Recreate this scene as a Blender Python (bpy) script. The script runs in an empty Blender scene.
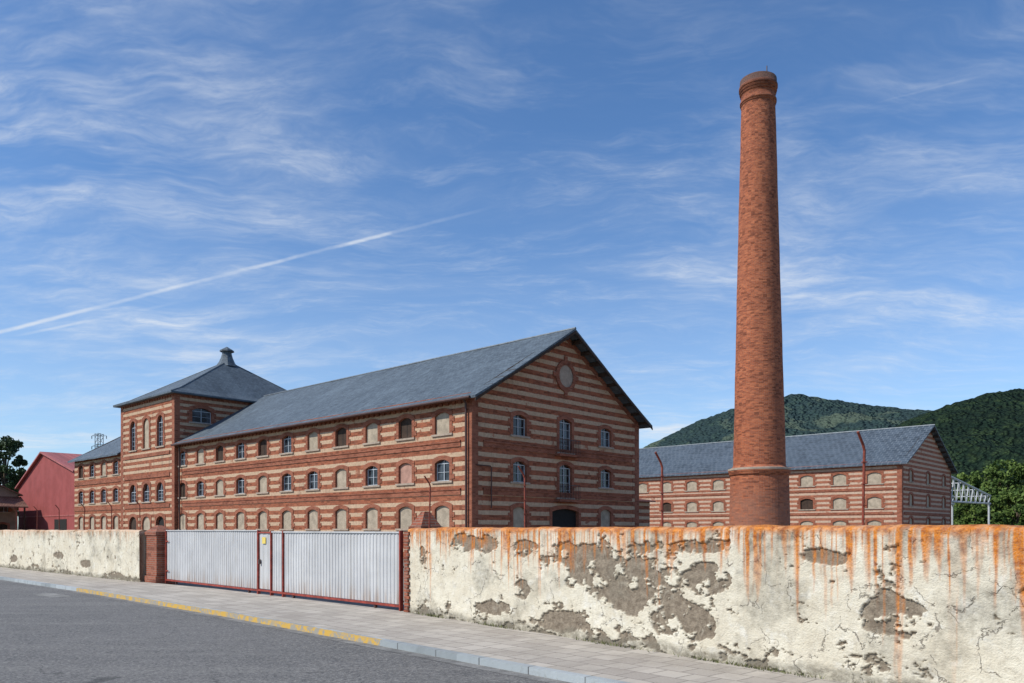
import bpy, math, random
import numpy as np
from mathutils import Vector, Matrix
random.seed(7); rng=np.random.default_rng(7)
scene=bpy.context.scene
try:
    scene.view_settings.view_transform='Standard'; scene.view_settings.look='None'; scene.view_settings.exposure=0
except Exception: pass

# ------------------------------------------------------------ node helpers
class NT:
    def __init__(s,tree): s.t=tree
    def n(s,typ,ins=None,**props):
        nd=s.t.nodes.new(typ)
        for k,v in props.items(): setattr(nd,k,v)
        if ins:
            for k,v in ins.items():
                sock=nd.inputs[k]
                if isinstance(v,bpy.types.NodeSocket): s.t.links.new(v,sock)
                else: sock.default_value=v
        return nd
    def math(s,op,a,b=None,c=None,clamp=False):
        ins={0:a}
        if b is not None: ins[1]=b
        if c is not None: ins[2]=c
        return s.n('ShaderNodeMath',ins,operation=op,use_clamp=clamp).outputs[0]
    def vmath(s,op,a,b=None):
        ins={0:a}
        if b is not None: ins[1]=b
        nd=s.n('ShaderNodeVectorMath',ins,operation=op)
        return nd.outputs['Value'] if op in('DOT_PRODUCT','LENGTH') else nd.outputs[0]
    def mix(s,f,a,b,bt='MIX'):
        def c(v): return v if isinstance(v,bpy.types.NodeSocket) else (tuple(v)+(1,) if len(v)==3 else v)
        nd=s.n('ShaderNodeMix',None,data_type='RGBA',blend_type=bt)
        for i,v in((0,f),(6,c(a)),(7,c(b))):
            if isinstance(v,bpy.types.NodeSocket): s.t.links.new(v,nd.inputs[i])
            else: nd.inputs[i].default_value=v
        return nd.outputs[2]
    def noise(s,vec,scale,detail=4,rough=.55,dist=0,col=False):
        nd=s.n('ShaderNodeTexNoise',{'Vector':vec,'Scale':scale,'Detail':min(detail,5),'Roughness':rough,'Distortion':dist})
        return nd.outputs['Color' if col else 'Fac']
    def ramp(s,f,a,b,lo=0.,hi=1.):
        return s.n('ShaderNodeMapRange',{0:f,1:a,2:b,3:lo,4:hi},interpolation_type='SMOOTHSTEP').outputs[0]
    def mapping(s,vec,loc=(0,0,0),rot=(0,0,0),sc=(1,1,1)):
        return s.n('ShaderNodeMapping',{'Vector':vec,'Location':loc,'Rotation':rot,'Scale':sc}).outputs[0]

def new_mat(name):
    m=bpy.data.materials.new(name); m.use_nodes=True
    m.node_tree.nodes.clear()
    nt=NT(m.node_tree)
    return m,nt
def finish(m,nt,col,rough=.85,bump=None,bstr=.3,bdist=.02,metal=0.,spec=.3):
    b=nt.n('ShaderNodeBsdfPrincipled')
    for k,v in(('Base Color',col),('Roughness',rough),('Metallic',metal),('Specular IOR Level',spec)):
        if isinstance(v,bpy.types.NodeSocket): nt.t.links.new(v,b.inputs[k])
        else: b.inputs[k].default_value=(tuple(v)+(1,)) if isinstance(v,(tuple,list)) and len(v)==3 else v
    if bump is not None:
        bn=nt.n('ShaderNodeBump',{'Height':bump,'Strength':bstr,'Distance':bdist})
        nt.t.links.new(bn.outputs[0],b.inputs['Normal'])
    o=nt.n('ShaderNodeOutputMaterial'); nt.t.links.new(b.outputs[0],o.inputs[0])
    return m

def brick_cols(nt,uv,c1,c2,mort,bw=.25,rh=.072,ms=.009):
    nd=nt.n('ShaderNodeTexBrick',{'Vector':uv,'Color1':c1+(1,),'Color2':c2+(1,),'Mortar':mort+(1,),'Scale':1.,'Mortar Size':ms,'Mortar Smooth':.2,'Bias':0.,'Brick Width':bw,'Row Height':rh})
    return nd.outputs['Color'],nd.outputs['Fac']

def simple(name,col,rough=.7,var=.15,scale=3.,metal=0.,spec=.3,bump=.1):
    m,nt=new_mat(name); tc=nt.n('ShaderNodeTexCoord')
    n1=nt.noise(tc.outputs['Object'],scale,5,.6)
    n2=nt.noise(tc.outputs['Object'],scale*12,3,.6)
    f=nt.math('MULTIPLY_ADD',n2,.4,nt.math('MULTIPLY',n1,.6))
    c=nt.mix(nt.ramp(f,.3,.7),tuple(x*(1-var*1.5) for x in col),tuple(min(1,x*(1+var)) for x in col))
    return finish(m,nt,c,rough,n2,bump,.01,metal,spec)

def cells(nt,uv,su,sv):
    return nt.n('ShaderNodeTexWhiteNoise',{0:nt.vmath('FLOOR',nt.vmath('MULTIPLY',uv,(su,sv,1)))},noise_dimensions='2D').outputs['Value']

def m_brick(name,c1,c2,mort,blot=.5,bw=.25,rh=.072):
    m,nt=new_mat(name); tc=nt.n('ShaderNodeTexCoord'); uv=tc.outputs['UV']; ob=tc.outputs['Object']
    col,fac=brick_cols(nt,uv,c1,c2,mort,bw,rh)
    n1=nt.noise(ob,.5,5,.65); n2=nt.noise(ob,4,5,.7); ce=cells(nt,uv,3.5,9.)
    d=nt.math('MULTIPLY',nt.ramp(n1,.42,.68),blot)
    col=nt.mix(d,col,tuple(x*.35 for x in c1))
    col=nt.mix(nt.math('MULTIPLY',nt.ramp(ce,.6,1.),.5),col,tuple(x*.4 for x in c1))
    col=nt.mix(nt.math('MULTIPLY',nt.ramp(n2,.5,.75),blot*.6),col,tuple(min(1,x*1.5+.03) for x in c2))
    return finish(m,nt,col,.9,nt.math('SUBTRACT',n2,fac),.5,.012)

def m_chim():
    m,nt=new_mat('chimney_brick'); tc=nt.n('ShaderNodeTexCoord'); uv=tc.outputs['UV']; ob=tc.outputs['Object']
    col,fac=brick_cols(nt,uv,(.25,.060,.025),(.46,.13,.052),(.30,.16,.11),.25,.085,.012)
    cell=cells(nt,uv,3.6,10.)
    n1=nt.noise(nt.mapping(ob,sc=(1,1,.5)),.45,5,.7); n2=nt.noise(ob,2.2,5,.75)
    col=nt.mix(nt.math('MULTIPLY',nt.ramp(cell,.76,.95),.55),col,(.09,.028,.016))
    col=nt.mix(nt.math('MULTIPLY',nt.ramp(cell,.2,.05),.4),col,(.52,.19,.09))
    col=nt.mix(nt.math('MULTIPLY',nt.ramp(n2,.52,.68),.4),col,(.13,.04,.02))
    col=nt.mix(nt.math('MULTIPLY',nt.ramp(n1,.53,.68),.4),col,(.12,.038,.022))
    z=nt.n('ShaderNodeSeparateXYZ',{0:ob}).outputs[2]
    lowd=nt.math('MULTIPLY',nt.ramp(z,5.6,3.,0,1),nt.ramp(n2,.35,.6,.15,.7))
    col=nt.mix(lowd,col,(.27,.13,.09))
    topd=nt.math('MULTIPLY',nt.ramp(z,28.5,30.5,0,1),.4)
    col=nt.mix(topd,col,(.10,.038,.025))
    cap=nt.math('MULTIPLY',nt.ramp(z,30.45,30.8,0,1),.75)
    col=nt.mix(cap,col,(.075,.06,.055))
    return finish(m,nt,col,.92,nt.math('SUBTRACT',nt.math('ADD',n2,nt.math('MULTIPLY',cell,.5)),fac),.8,.03)

def m_stripe(name,pale=(.54,.39,.265),red=(.225,.060,.026),period=.62):
    m,nt=new_mat(name); tc=nt.n('ShaderNodeTexCoord'); uv=tc.outputs['UV']; ob=tc.outputs['Object']
    z=nt.n('ShaderNodeSeparateXYZ',{0:ob}).outputs[2]
    zn=nt.math('MULTIPLY_ADD',nt.noise(ob,3.,4,.6),.07,z)
    fr=nt.math('DIVIDE',nt.math('FLOORED_MODULO',zn,period),period)
    msk=nt.math('MULTIPLY',nt.ramp(fr,.51,.55),nt.ramp(fr,.97,1.0,1,0))
    bc,fac=brick_cols(nt,uv,red,tuple(x*1.5 for x in red),(.28,.16,.11))
    n1=nt.noise(ob,.7,5,.7); n2=nt.noise(ob,6,5,.7); n3=nt.noise(nt.mapping(ob,sc=(1.2,1.2,.2)),1.5,5,.6)
    ce=cells(nt,uv,2.6,8.); ce2=cells(nt,uv,1.3,1/.31)
    bc=nt.mix(nt.math('MULTIPLY',nt.ramp(n2,.45,.7),.45),bc,tuple(x*.5 for x in red))
    bc=nt.mix(nt.math('MULTIPLY',nt.ramp(ce,.55,1.),.5),bc,tuple(x*.4 for x in red))
    bc=nt.mix(nt.math('MULTIPLY',nt.ramp(ce,.3,.0),.45),bc,(.40,.14,.07))
    pc=nt.mix(nt.ramp(n2,.36,.68),pale,tuple(x*.70 for x in pale))
    pc=nt.mix(nt.math('MULTIPLY',ce2,.25),pc,(.36,.22,.14))
    fall=nt.ramp(n1,.61,.64)
    msk=nt.math('MULTIPLY',msk,nt.math('SUBTRACT',1.,nt.math('MULTIPLY',fall,.8)))
    col=nt.mix(msk,bc,pc)
    col=nt.mix(nt.math('MULTIPLY',nt.ramp(n3,.54,.74),.35),col,(.09,.055,.04))
    return finish(m,nt,col,.92,nt.math('SUBTRACT',n2,nt.math('MULTIPLY',fac,.5)),.5,.02)

def m_slate(name,c1,c2,bw,rh,ms=.012,mort=(.04,.05,.06),moss=.25):
    m,nt=new_mat(name); tc=nt.n('ShaderNodeTexCoord'); uv=tc.outputs['UV']; ob=tc.outputs['Object']
    col,fac=brick_cols(nt,uv,c1,c2,mort,bw,rh,ms)
    n1=nt.noise(uv,.35,5,.7); n2=nt.noise(nt.mapping(uv,sc=(1.,.15,1)),1.5,5,.65); n3=nt.noise(uv,9,4,.7)
    ce=cells(nt,uv,1/bw,1/rh)
    col=nt.mix(nt.math('MULTIPLY',nt.ramp(n1,.45,.7),.4),col,tuple(x*1.4 for x in c2))
    col=nt.mix(nt.math('MULTIPLY',nt.ramp(n2,.48,.72),.45),col,tuple(x*.5 for x in c1))
    col=nt.mix(nt.math('MULTIPLY',nt.ramp(ce,.7,1.),.4),col,tuple(x*.5 for x in c1))
    col=nt.mix(nt.math('MULTIPLY',nt.ramp(n3,.55,.75),moss),col,(.17,.17,.13))
    return finish(m,nt,col,.6,nt.math('SUBTRACT',n3,fac),.5,.02,spec=.35)

M={}
M['stripe']=m_stripe('striped_brick')
M['stripe2']=m_stripe('striped_brick_pale',pale=(.54,.40,.30),red=(.27,.090,.050))
M['trim']=m_brick('brick_trim',(.23,.060,.028),(.33,.10,.050),(.30,.19,.14),.45)
M['chim']=m_chim()
M['pillar']=m_brick('pillar_brick',(.22,.06,.032),(.32,.10,.055),(.25,.18,.14),.5)
M['blind']=simple('blind_plaster',(.37,.31,.235),.95,.25,2.)
M['blind2']=simple('blind_pink_plaster',(.38,.22,.17),.95,.25,2.)
M['stone']=simple('stone_sill',(.36,.29,.23),.9,.2)
M['frame']=simple('window_paint',(.42,.46,.50),.6,.1)
M['dark']=simple('dark_interior',(.018,.017,.016),.9,.2)
M['wood']=simple('old_timber',(.05,.03,.02),.8,.3)
M['pipe']=simple('brown_downpipe',(.07,.035,.03),.5,.2)
M['slate']=m_slate('slate_roof',(.065,.086,.108),(.105,.135,.162),.32,.24)
M['slate2']=m_slate('slate_roof_grid',(.042,.058,.076),(.068,.088,.112),.75,.75,.07,(.12,.145,.17),.12)
M['zinc']=simple('zinc',(.13,.15,.17),.5,.25,metal=.3)
M['rust']=simple('rusty_steel',(.22,.05,.03),.7,.4,8.)
M['redpaint']=simple('red_frame_paint',(.26,.045,.03),.6,.35,6.)
M['steel']=simple('galvanised_steel',(.45,.47,.48),.5,.15)
M['kerb']=m_slate('granite_kerb',(.30,.33,.34),(.38,.41,.42),1.0,3.,.012,(.1,.1,.1),.4)
m,nt=new_mat('glass_pane')
tc=nt.n('ShaderNodeTexCoord')
nz=nt.noise(tc.outputs['Object'],1.1,3,.5)
finish(m,nt,nt.mix(nt.ramp(nz,.4,.65),(.012,.014,.018),(.05,.06,.075)),.12,spec=.5); M['glass']=m

# ------------------------------------------------------------ mesh helpers
def uvbox(me):
    uvl=me.uv_layers.new(name='UVMap')
    up=Vector((0,0,1))
    for p in me.polygons:
        n=p.normal
        if abs(n.z)>.97: t=Vector((1,0,0)); b=Vector((0,1,0))
        else:
            t=up.cross(n).normalized(); b=n.cross(t)
        for li in p.loop_indices:
            co=me.vertices[me.loops[li].vertex_index].co
            uvl.data[li].uv=(co.dot(t),co.dot(b))
def mkobj(name,verts,faces,mat,parent=None,smooth=False,uv=True):
    me=bpy.data.meshes.new(name); me.from_pydata([tuple(v) for v in verts],[],faces); me.update()
    if uv: uvbox(me)
    if mat: me.materials.append(mat)
    if smooth:
        for p in me.polygons: p.use_smooth=True
    ob=bpy.data.objects.new(name,me); scene.collection.objects.link(ob)
    if parent: ob.parent=parent
    return ob
def empty(name,loc=(0,0,0),rz=0.):
    e=bpy.data.objects.new(name,None); e.location=loc; e.rotation_euler=(0,0,rz); e.empty_display_size=.5
    scene.collection.objects.link(e); return e
class MB:
    def __init__(s): s.d={}
    def add(s,key,vs,fs):
        V,F=s.d.setdefault(key,([],[])); o=len(V)
        V.extend(vs); F.extend([tuple(i+o for i in f) for f in fs])
    def box(s,key,a,b):
        (x0,y0,z0),(x1,y1,z1)=a,b
        x0,x1=min(x0,x1),max(x0,x1); y0,y1=min(y0,y1),max(y0,y1); z0,z1=min(z0,z1),max(z0,z1)
        vs=[(x0,y0,z0),(x1,y0,z0),(x1,y1,z0),(x0,y1,z0),(x0,y0,z1),(x1,y0,z1),(x1,y1,z1),(x0,y1,z1)]
        s.add(key,vs,[(0,3,2,1),(4,5,6,7),(0,1,5,4),(1,2,6,5),(2,3,7,6),(3,0,4,7)])
    def tube(s,key,pts,r,seg=6):
        pts=[Vector(p) for p in pts]
        vs=[];fs=[]
        for i,p in enumerate(pts):
            if i==0: d=pts[1]-p
            elif i==len(pts)-1: d=p-pts[i-1]
            else: d=(pts[i+1]-pts[i-1])
            d.normalize(); a=d.orthogonal().normalized() if i==0 else (a-d*a.dot(d)).normalized()
            b=d.cross(a); rr=r[i] if isinstance(r,(list,tuple)) else r
            for k in range(seg):
                t=2*math.pi*k/seg; vs.append(tuple(p+a*math.cos(t)*rr+b*math.sin(t)*rr))
        for i in range(len(pts)-1):
            for k in range(seg):
                k2=(k+1)%seg; fs.append((i*seg+k,i*seg+k2,(i+1)*seg+k2,(i+1)*seg+k))
        fs.append(tuple(range(seg))[::-1]); fs.append(tuple((len(pts)-1)*seg+k for k in range(seg)))
        s.add(key,vs,fs)
    def build(s,parent,names):
        for k,(V,F) in s.d.items():
            nm,mt=names.get(k,(k,k)); mkobj(nm,V,F,M[mt],parent)
class Frame:
    def __init__(s,O,U,N): s.O=Vector(O); s.U=Vector(U); s.N=Vector(N)
    def P(s,u,z,d): 
        v=s.O+s.U*u+s.N*d; return (v.x,v.y,z)
def fbox(B,key,F,u0,u1,z0,z1,d0,d1):
    c=[F.P(u,z,d) for z in(z0,z1) for d in(d0,d1) for u in(u0,u1)]
    fl=[(0,1,3,2),(4,6,7,5),(0,4,5,1),(2,3,7,6),(0,2,6,4),(1,5,7,3)]
    if F.U.cross(Vector((0,0,1))).dot(F.N)<0: fl=[f[::-1] for f in fl]
    B.add(key,c,fl)

def arch(a,zb,zt,rise,n=9):
    pts=[(-a,zb)]
    for i in range(n):
        t=i/(n-1)
        if rise>=.6*a:
            th=math.pi*t; x=-a*math.cos(th); z=zt-rise+rise*math.sin(th)
        else:
            x=-a+2*a*t; z=zt-rise+rise*(1-(x/a)**2)
        pts.append((x,z))
    pts.append((a,zb)); return pts
def window(B,F,uc,zb,w,h,kind,rise=None,m=.26):
    a=w/2; zt=zb+h; rise=rise if rise is not None else .16*w
    inn=arch(a,zb,zt,rise); n=len(inn)
    out=[(-a-m,zb)]
    for i in range(n-2):
        x=-(a+m)+2*(a+m)*i/(n-3); z=zt+.05+(m-.04)*(1-(x/(a+m))**2); out.append((x,z))
    out.append((a+m,zb))
    flip=F.U.cross(Vector((0,0,1))).dot(F.N)<0
    vs=[];fs=[]
    for (x,z) in inn: vs.append(F.P(uc+x,z,.045))
    for (x,z) in out: vs.append(F.P(uc+x,z,.045))
    for (x,z) in inn: vs.append(F.P(uc+x,z,-.24))
    for (x,z) in out: vs.append(F.P(uc+x,z,-.01))
    for i in range(n-1):
        fs.append((i,n+i,n+i+1,i+1)); fs.append((2*n+i,i,i+1,2*n+i+1)); fs.append((n+i,3*n+i,3*n+i+1,n+i+1))
    if flip: fs=[f[::-1] for f in fs]
    B.add('trim',vs,fs)
    for zz in(zb+.12,zb+.74):
        if zz+.31<zt:
            for sg in(-1,1):
                x0,x1=sorted((uc+sg*(a+m-.01),uc+sg*(a+m+.2))); fbox(B,'trim',F,x0,x1,zz,zz+.31,-.01,.038)
    fbox(B,'sill',F,uc-a-m-.03,uc+a+m+.03,zb-.13,zb-.002,-.2,.10)
    dd=-.10 if kind in('blind','blind2') else -.22
    def panel(key,d,poly):
        c=[F.P(uc+x,z,d) for x,z in poly]
        f=tuple(range(len(c))); B.add(key,c,[f[::-1] if not flip else f])
    if kind in('blind','blind2'): panel(kind,dd,inn)
    elif kind=='dark': panel('dark',-.23,inn)
    elif kind=='wood':
        panel('wood',-.16,inn)
        for q in(-.5,0,.5): fbox(B,'dark',F,uc+q*w*.9-.02,uc+q*w*.9+.02,zb,zt-rise,-.17,-.155)
    else:
        panel('glass',-.21,inn)
        fw=.055
        fbox(B,'frame',F,uc-a,uc-a+fw,zb+fw,zt-rise,-.205,-.15); fbox(B,'frame',F,uc+a-fw,uc+a,zb+fw,zt-rise,-.205,-.15)
        fbox(B,'frame',F,uc-a,uc+a,zb,zb+fw,-.205,-.148); fbox(B,'frame',F,uc-fw*.5,uc+fw*.5,zb+fw,zt-.03,-.205,-.152)
        fbox(B,'frame',F,uc-a+fw,uc-fw*.5,zt-rise-fw,zt-rise,-.205,-.15); fbox(B,'frame',F,uc+fw*.5,uc+a-fw,zt-rise-fw,zt-rise,-.205,-.15)
        nz=max(1,int(h/.75))
        for i in range(1,nz+1):
            zz=zb+(h-rise)*i/(nz+1)
            fbox(B,'frame',F,uc-a+fw,uc-fw*.5,zz-.012,zz+.012,-.205,-.165); fbox(B,'frame',F,uc+fw*.5,uc+a-fw,zz-.012,zz+.012,-.205,-.165)
def facade(B,F,L,z0,z1,ops,key='stripe',u0=0.):
    holes=[(o[0]-o[2]/2-.04,o[0]+o[2]/2+.04,o[1],o[1]+o[3]+.03) for o in ops]
    us=sorted({u0,L}|{round(h[i],4) for h in holes for i in(0,1)}); zs=sorted({z0,z1}|{round(h[i],4) for h in holes for i in(2,3)})
    flip=F.U.cross(Vector((0,0,1))).dot(F.N)<0
    for i in range(len(us)-1):
        for j in range(len(zs)-1):
            cu=(us[i]+us[i+1])/2; cz=(zs[j]+zs[j+1])/2
            if any(h[0]<cu<h[1] and h[2]<cz<h[3] for h in holes): continue
            c=[F.P(us[i],zs[j],0),F.P(us[i+1],zs[j],0),F.P(us[i+1],zs[j+1],0),F.P(us[i],zs[j+1],0)]
            B.add(key,c,[(0,1,2,3) if not flip else (3,2,1,0)])
    for o in ops: window(B,F,*o)
def quoins(B,F,u,z0,z1,sgn):
    z=z0;i=0
    while z<z1-.05:
        h=min(.31,z1-z); w=.55 if i%2 else .88
        fbox(B,'trim',F,u,u+sgn*w,z,z+h,-.02,.035); z+=.31; i+=1
NAMES={'stripe':('walls','stripe'),'stripe2':('walls','stripe2'),'trim':('brick_trim','trim'),'sill':('sills','stone'),'blind':('blind_window_infill','blind'),'blind2':('blind_window_infill_pink','blind2'),
 'glass':('window_glass','glass'),'frame':('window_frames','frame'),'dark':('dark_openings','dark'),'wood':('timber_shutters_and_rafters','wood'),'slate':('roof','slate'),'slate2':('roof','slate2'),'pipe':('downpipes','pipe'),'zinc':('roof_flashing','zinc'),'steel':('steelwork','steel')}

def gable_roof(B,W,s0,s1,ze,zr,oe,og0,og1,key='slate',x0=0.,th=.16):
    hw=W/2; m=(zr-ze)/hw; cx=x0+hw
    for sg in(-1,1):
        xe=cx+sg*(hw+oe); zz=ze-m*oe
        ya,yb=s0-og0,s1+og1
        nu,nv=28,6; vs=[]; fs=[]
        for layer in(0,1):
            for i in range(nu+1):
                for j in range(nv+1):
                    a=i/nu;b=j/nv
                    x=cx+(xe-cx)*b; z=zr+(zz-zr)*b - layer*th
                    z+=-.09*math.sin(math.pi*b)+.03*math.sin(i*1.7+j)*math.sin(math.pi*b)+.025*math.sin(i*.9)*(1 if b<1 else .6)
                    vs.append((x,ya+(yb-ya)*a,z+.02))
        k=(nu+1)*(nv+1)
        def q(a,b,c,d): fs.append((a,b,c,d) if sg>0 else (d,c,b,a))
        for i in range(nu):
            for j in range(nv):
                a=i*(nv+1)+j; b=a+1; c=b+nv+1; d=a+nv+1
                q(a,b,c,d); q(k+d,k+c,k+b,k+a)
            a=i*(nv+1)+nv; q(a,k+a,k+a+nv+1,a+nv+1)
        for j in range(nv):
            q(j,k+j,k+j+1,j+1); a=nu*(nv+1)+j; q(a+1,k+a+1,k+a,a)
        B.add(key,vs,fs)
    B.tube('zinc',[(cx,s0-og0-.02,zr+.02),(cx,s1+og1+.02,zr+.02)],.10,8)

d1=Vector((-.734,.679,0)); d2=Vector((.679,.734,0)); RZ=math.atan2(.734,.679)

# ============================================================ MAIN BUILDING
W=18.6; LM=41.; ZE=10.45; ZR=16.0
e=empty('striped_brick_factory_building',(-2.51,50,0),RZ); B=MB()
FG=Frame((0,0,0),(1,0,0),(0,-1,0)); FL=Frame((0,0,0),(0,1,0),(-1,0,0))
g=9.3
ops=[(g-4.85,8.1,1.35,1.4,'win'),(g+4.85,8.1,1.35,1.4,'win'),(g,7.3,1.4,2.4,'win'),
     (g-4.85,5.0,1.35,1.4,'win'),(g+4.85,5.0,1.35,1.4,'win'),(g,4.1,1.4,2.35,'win'),
     (g-4.85,1.9,1.35,1.45,'blind'),(g+4.85,1.9,1.35,1.45,'blind'),(g,0.0,3.0,3.3,'dark',.2)]
facade(B,FG,W,-.2,ZE,ops)
B.add('stripe',[(0,0,ZE),(W,0,ZE),(g,0,ZR-.05)],[(0,1,2)])
B.add('stripe',[(W,0,-.2),(W,LM,-.2),(W,LM,ZE),(W,0,ZE)],[(0,1,2,3)])
kinds_u=['blind','wood','blind','wood','blind','win','wood','win','wood','blind','win']
kinds_m=['win','blind2','win','blind','win','win','blind','win','blind','win','wood']
ops=[]
for i in range(11):
    u=2.75+3.73*i
    ops+= [(u,8.05,1.4,1.4,kinds_u[i]),(u,4.98,1.4,1.4,kinds_m[i]),(u,1.9,1.4,1.5,'blind')]
facade(B,FL,LM,-.2,ZE,ops)
for F,L in((FG,W),(FL,LM)):
    for z in(7.12,4.06): 
        fbox(B,'trim',F,1.0,L-1.0,z,z+.30,-.02,.06); fbox(B,'trim',F,1.0,L-1.0,z+.302,z+.40,-.02,.11)
    fbox(B,'trim',F,1.0,L-1.0,.98,1.2,-.02,.06)
quoins(B,FG,0-.035,0,ZE-.35,1); quoins(B,FG,W,0,ZE,-1); quoins(B,FL,0,0,ZE-.35,1)
fbox(B,'trim',FL,0,LM,ZE-.42,ZE-.02,-.02,.12)
for i in range(int(LM/.6)): fbox(B,'trim',FL,.3+i*.6,.3+i*.6+.28,ZE-.62,ZE-.422,-.02,.11)
m_=(ZR-ZE)/g
for sg in(-1,1):
    for k in range(9):
        t=(k+.3)/9; x=g+sg*g*(1-t)*1.03; z=ZE+(ZR-ZE)*t-.36
        B.box('wood',(x-.11,-.85,z-.1),(x+.11,-.01,z+.14))
    x1=g+sg*(g+.6); z1=ZE-m_*.6; y=-.93
    vs=[(g,y,ZR-.16),(x1,y,z1-.16),(x1,y,z1-.34),(g,y,ZR-.36),(g,y+.05,ZR-.16),(x1,y+.05,z1-.16),(x1,y+.05,z1-.34),(g,y+.05,ZR-.36)]
    f=[(0,1,2,3),(7,6,5,4),(3,2,6,7),(0,4,5,1),(1,5,6,2)]
    if sg>0: f=[q[::-1] for q in f]
    B.add('wood',vs,f)
    a=Vector((g,0,ZR-.55)); b=Vector((g+sg*(g-.05),0,ZE-.5))
    vs=[(a.x,-.05,a.z+.33),(b.x,-.05,b.z+.33),(b.x,-.05,b.z-.05),(a.x,-.05,a.z-.05),(a.x,0.01,a.z-.05),(b.x,0.01,b.z-.05)]
    f=[(0,1,2,3),(3,2,5,4)]
    if sg>0: f=[q[::-1] for q in f]
    B.add('trim',vs,f)
def ring(B,key,cx,cz,y,r0,r1,n=28):
    vs=[];fs=[]
    for i in range(n):
        t=2*math.pi*i/n
        for r,yy in((r0,y),(r1,y),(r1,0.0)): vs.append((cx+r*math.cos(t),yy,cz+r*math.sin(t)))
    for i in range(n):
        j=(i+1)%n; fs+=[(3*i,3*i+1,3*j+1,3*j),(3*i+1,3*i+2,3*j+2,3*j+1)]
    B.add(key,vs,fs)
ring(B,'trim',g,12.75,-.10,.78,1.12)
B.add('sill',[(g+.79*math.cos(2*math.pi*i/28),-.05,12.75+.79*math.sin(2*math.pi*i/28)) for i in range(28)],[tuple(range(28))])
for a in range(4):
    t=a*math.pi/2+.0; cx=g+1.25*math.cos(t); cz=12.75+1.25*math.sin(t)
    B.box('trim',(cx-.16,-.09,cz-.16),(cx+.16,0.01,cz+.16))
for zb in(7.3,4.1):
    fbox(B,'trim',FG,g-1.2,g+1.2,zb-.3,zb-.135,0,.5)
    for k in range(13): fbox(B,'pipe',FG,g-1.1+k*.183,g-1.1+k*.183+.025,zb-.13,zb+.85,.44,.465)
    fbox(B,'pipe',FG,g-1.13,g+1.13,zb+.85,zb+.9,.43,.475)
gable_roof(B,W,0,LM,ZE,ZR,.6,.9,0)
facade(B,Frame((0,54.4,0),(0,1,0),(-1,0,0)),14.6,-.2,ZE,[(1.9+3.5*i,z,1.4,1.5,k) for i in range(4) for z,k in((8.0,('win','blind','win','wood')[i]),(4.95,'win'),(1.9,'blind'))])
FW=Frame((0,54.4,0),(0,1,0),(-1,0,0))
for z in(7.12,4.06): fbox(B,'trim',FW,0.1,14.6,z,z+.35,-.02,.07)
B.add('stripe',[(0,69,-.2),(0,69,ZE),(g,69,ZR-.05),(W,69,ZE),(W,69,-.2)],[(0,1,2,3,4)])
B.add('stripe',[(W,54.4,-.2),(W,69,-.2),(W,69,ZE),(W,54.4,ZE)],[(0,1,2,3)])
gable_roof(B,W,54.4,69,ZE,ZR,.6,0,.6)
TX0,TX1,TY0,TY1,TZ=-.35,16.7,41.,54.0,15.45
FT=Frame((TX0,TY0,0),(0,1,0),(-1,0,0))
ops=[]
for i in range(3):
    u=3.2+3.3*i
    ops+=[(u,10.2,1.35,3.1,('win','blind','win')[i],.67,.3),(u,4.7,1.6,1.9,'win',.8,.3),(u,0.0,1.9,3.2,('dark','blind','wood')[i],.7,.3)]
facade(B,FT,TY1-TY0,-.2,TZ,ops)
FT2=Frame((TX0,TY0,0),(1,0,0),(0,-1,0))
facade(B,FT2,TX1-TX0,-.2,TZ,[(2.75,12.5,2.0,1.45,'win',.3,.3),(13.8,12.5,2.0,1.45,'win',.3,.3)])
B.add('stripe',[(TX1,TY0,-.2),(TX1,TY1,-.2),(TX1,TY1,TZ),(TX1,TY0,TZ)],[(0,1,2,3)])
B.add('stripe',[(TX1,TY1,-.2),(TX0,TY1,-.2),(TX0,TY1,TZ),(TX1,TY1,TZ)],[(0,1,2,3)])
for F,L in((FT,TY1-TY0),(FT2,TX1-TX0)):
    quoins(B,F,0 if F is FT else -.035,0,TZ-.4,1); 
    quoins(B,F,L,0,TZ-.4,-1)
    fbox(B,'trim',F,0 if F is FT else -.12,L,TZ-.4,TZ-.02,-.02,.12)
    for i in range(int(L/.6)): fbox(B,'trim',F,.2+i*.6,.2+i*.6+.28,TZ-.62,TZ-.402,-.02,.10)
for z in(9.3,7.12,4.06): fbox(B,'trim',FT,1.0,12.0,z,z+.35,-.02,.08)
fbox(B,'trim',FT2,1.0,12.4,11.7,11.95,-.02,.08)
o=.6; ap=(8.4,47.4); zt=TZ+.08; pk=20.2; hw=.5
r0=[(TX0-o,TY0-o,zt-.28),(TX1+o,TY0-o,zt-.28),(TX1+o,TY1+o,zt-.28),(TX0-o,TY1+o,zt-.28)]
mid=[]
for (x,y,z) in r0:
    f=.14; mid.append((x+(ap[0]-x)*f,y+(ap[1]-y)*f,zt-.28+(pk-zt)*f*.86))
top=[(ap[0]-hw,ap[1]-hw,pk),(ap[0]+hw,ap[1]-hw,pk),(ap[0]+hw,ap[1]+hw,pk),(ap[0]-hw,ap[1]+hw,pk)]
low=[(x,y,z-.16) for x,y,z in r0]
fs=[]
for i in range(4):
    j=(i+1)%4; fs+=[(i,j,4+j,4+i),(4+i,4+j,8+j,8+i),(12+i,12+j,j,i)]
fs+=[(8,9,10,11),(15,14,13,12)]
B.add('slate',r0+mid+top+low,fs)
for i in range(4):
    B.tube('zinc',[r0[i],mid[i],top[i]],.06,6)
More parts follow.
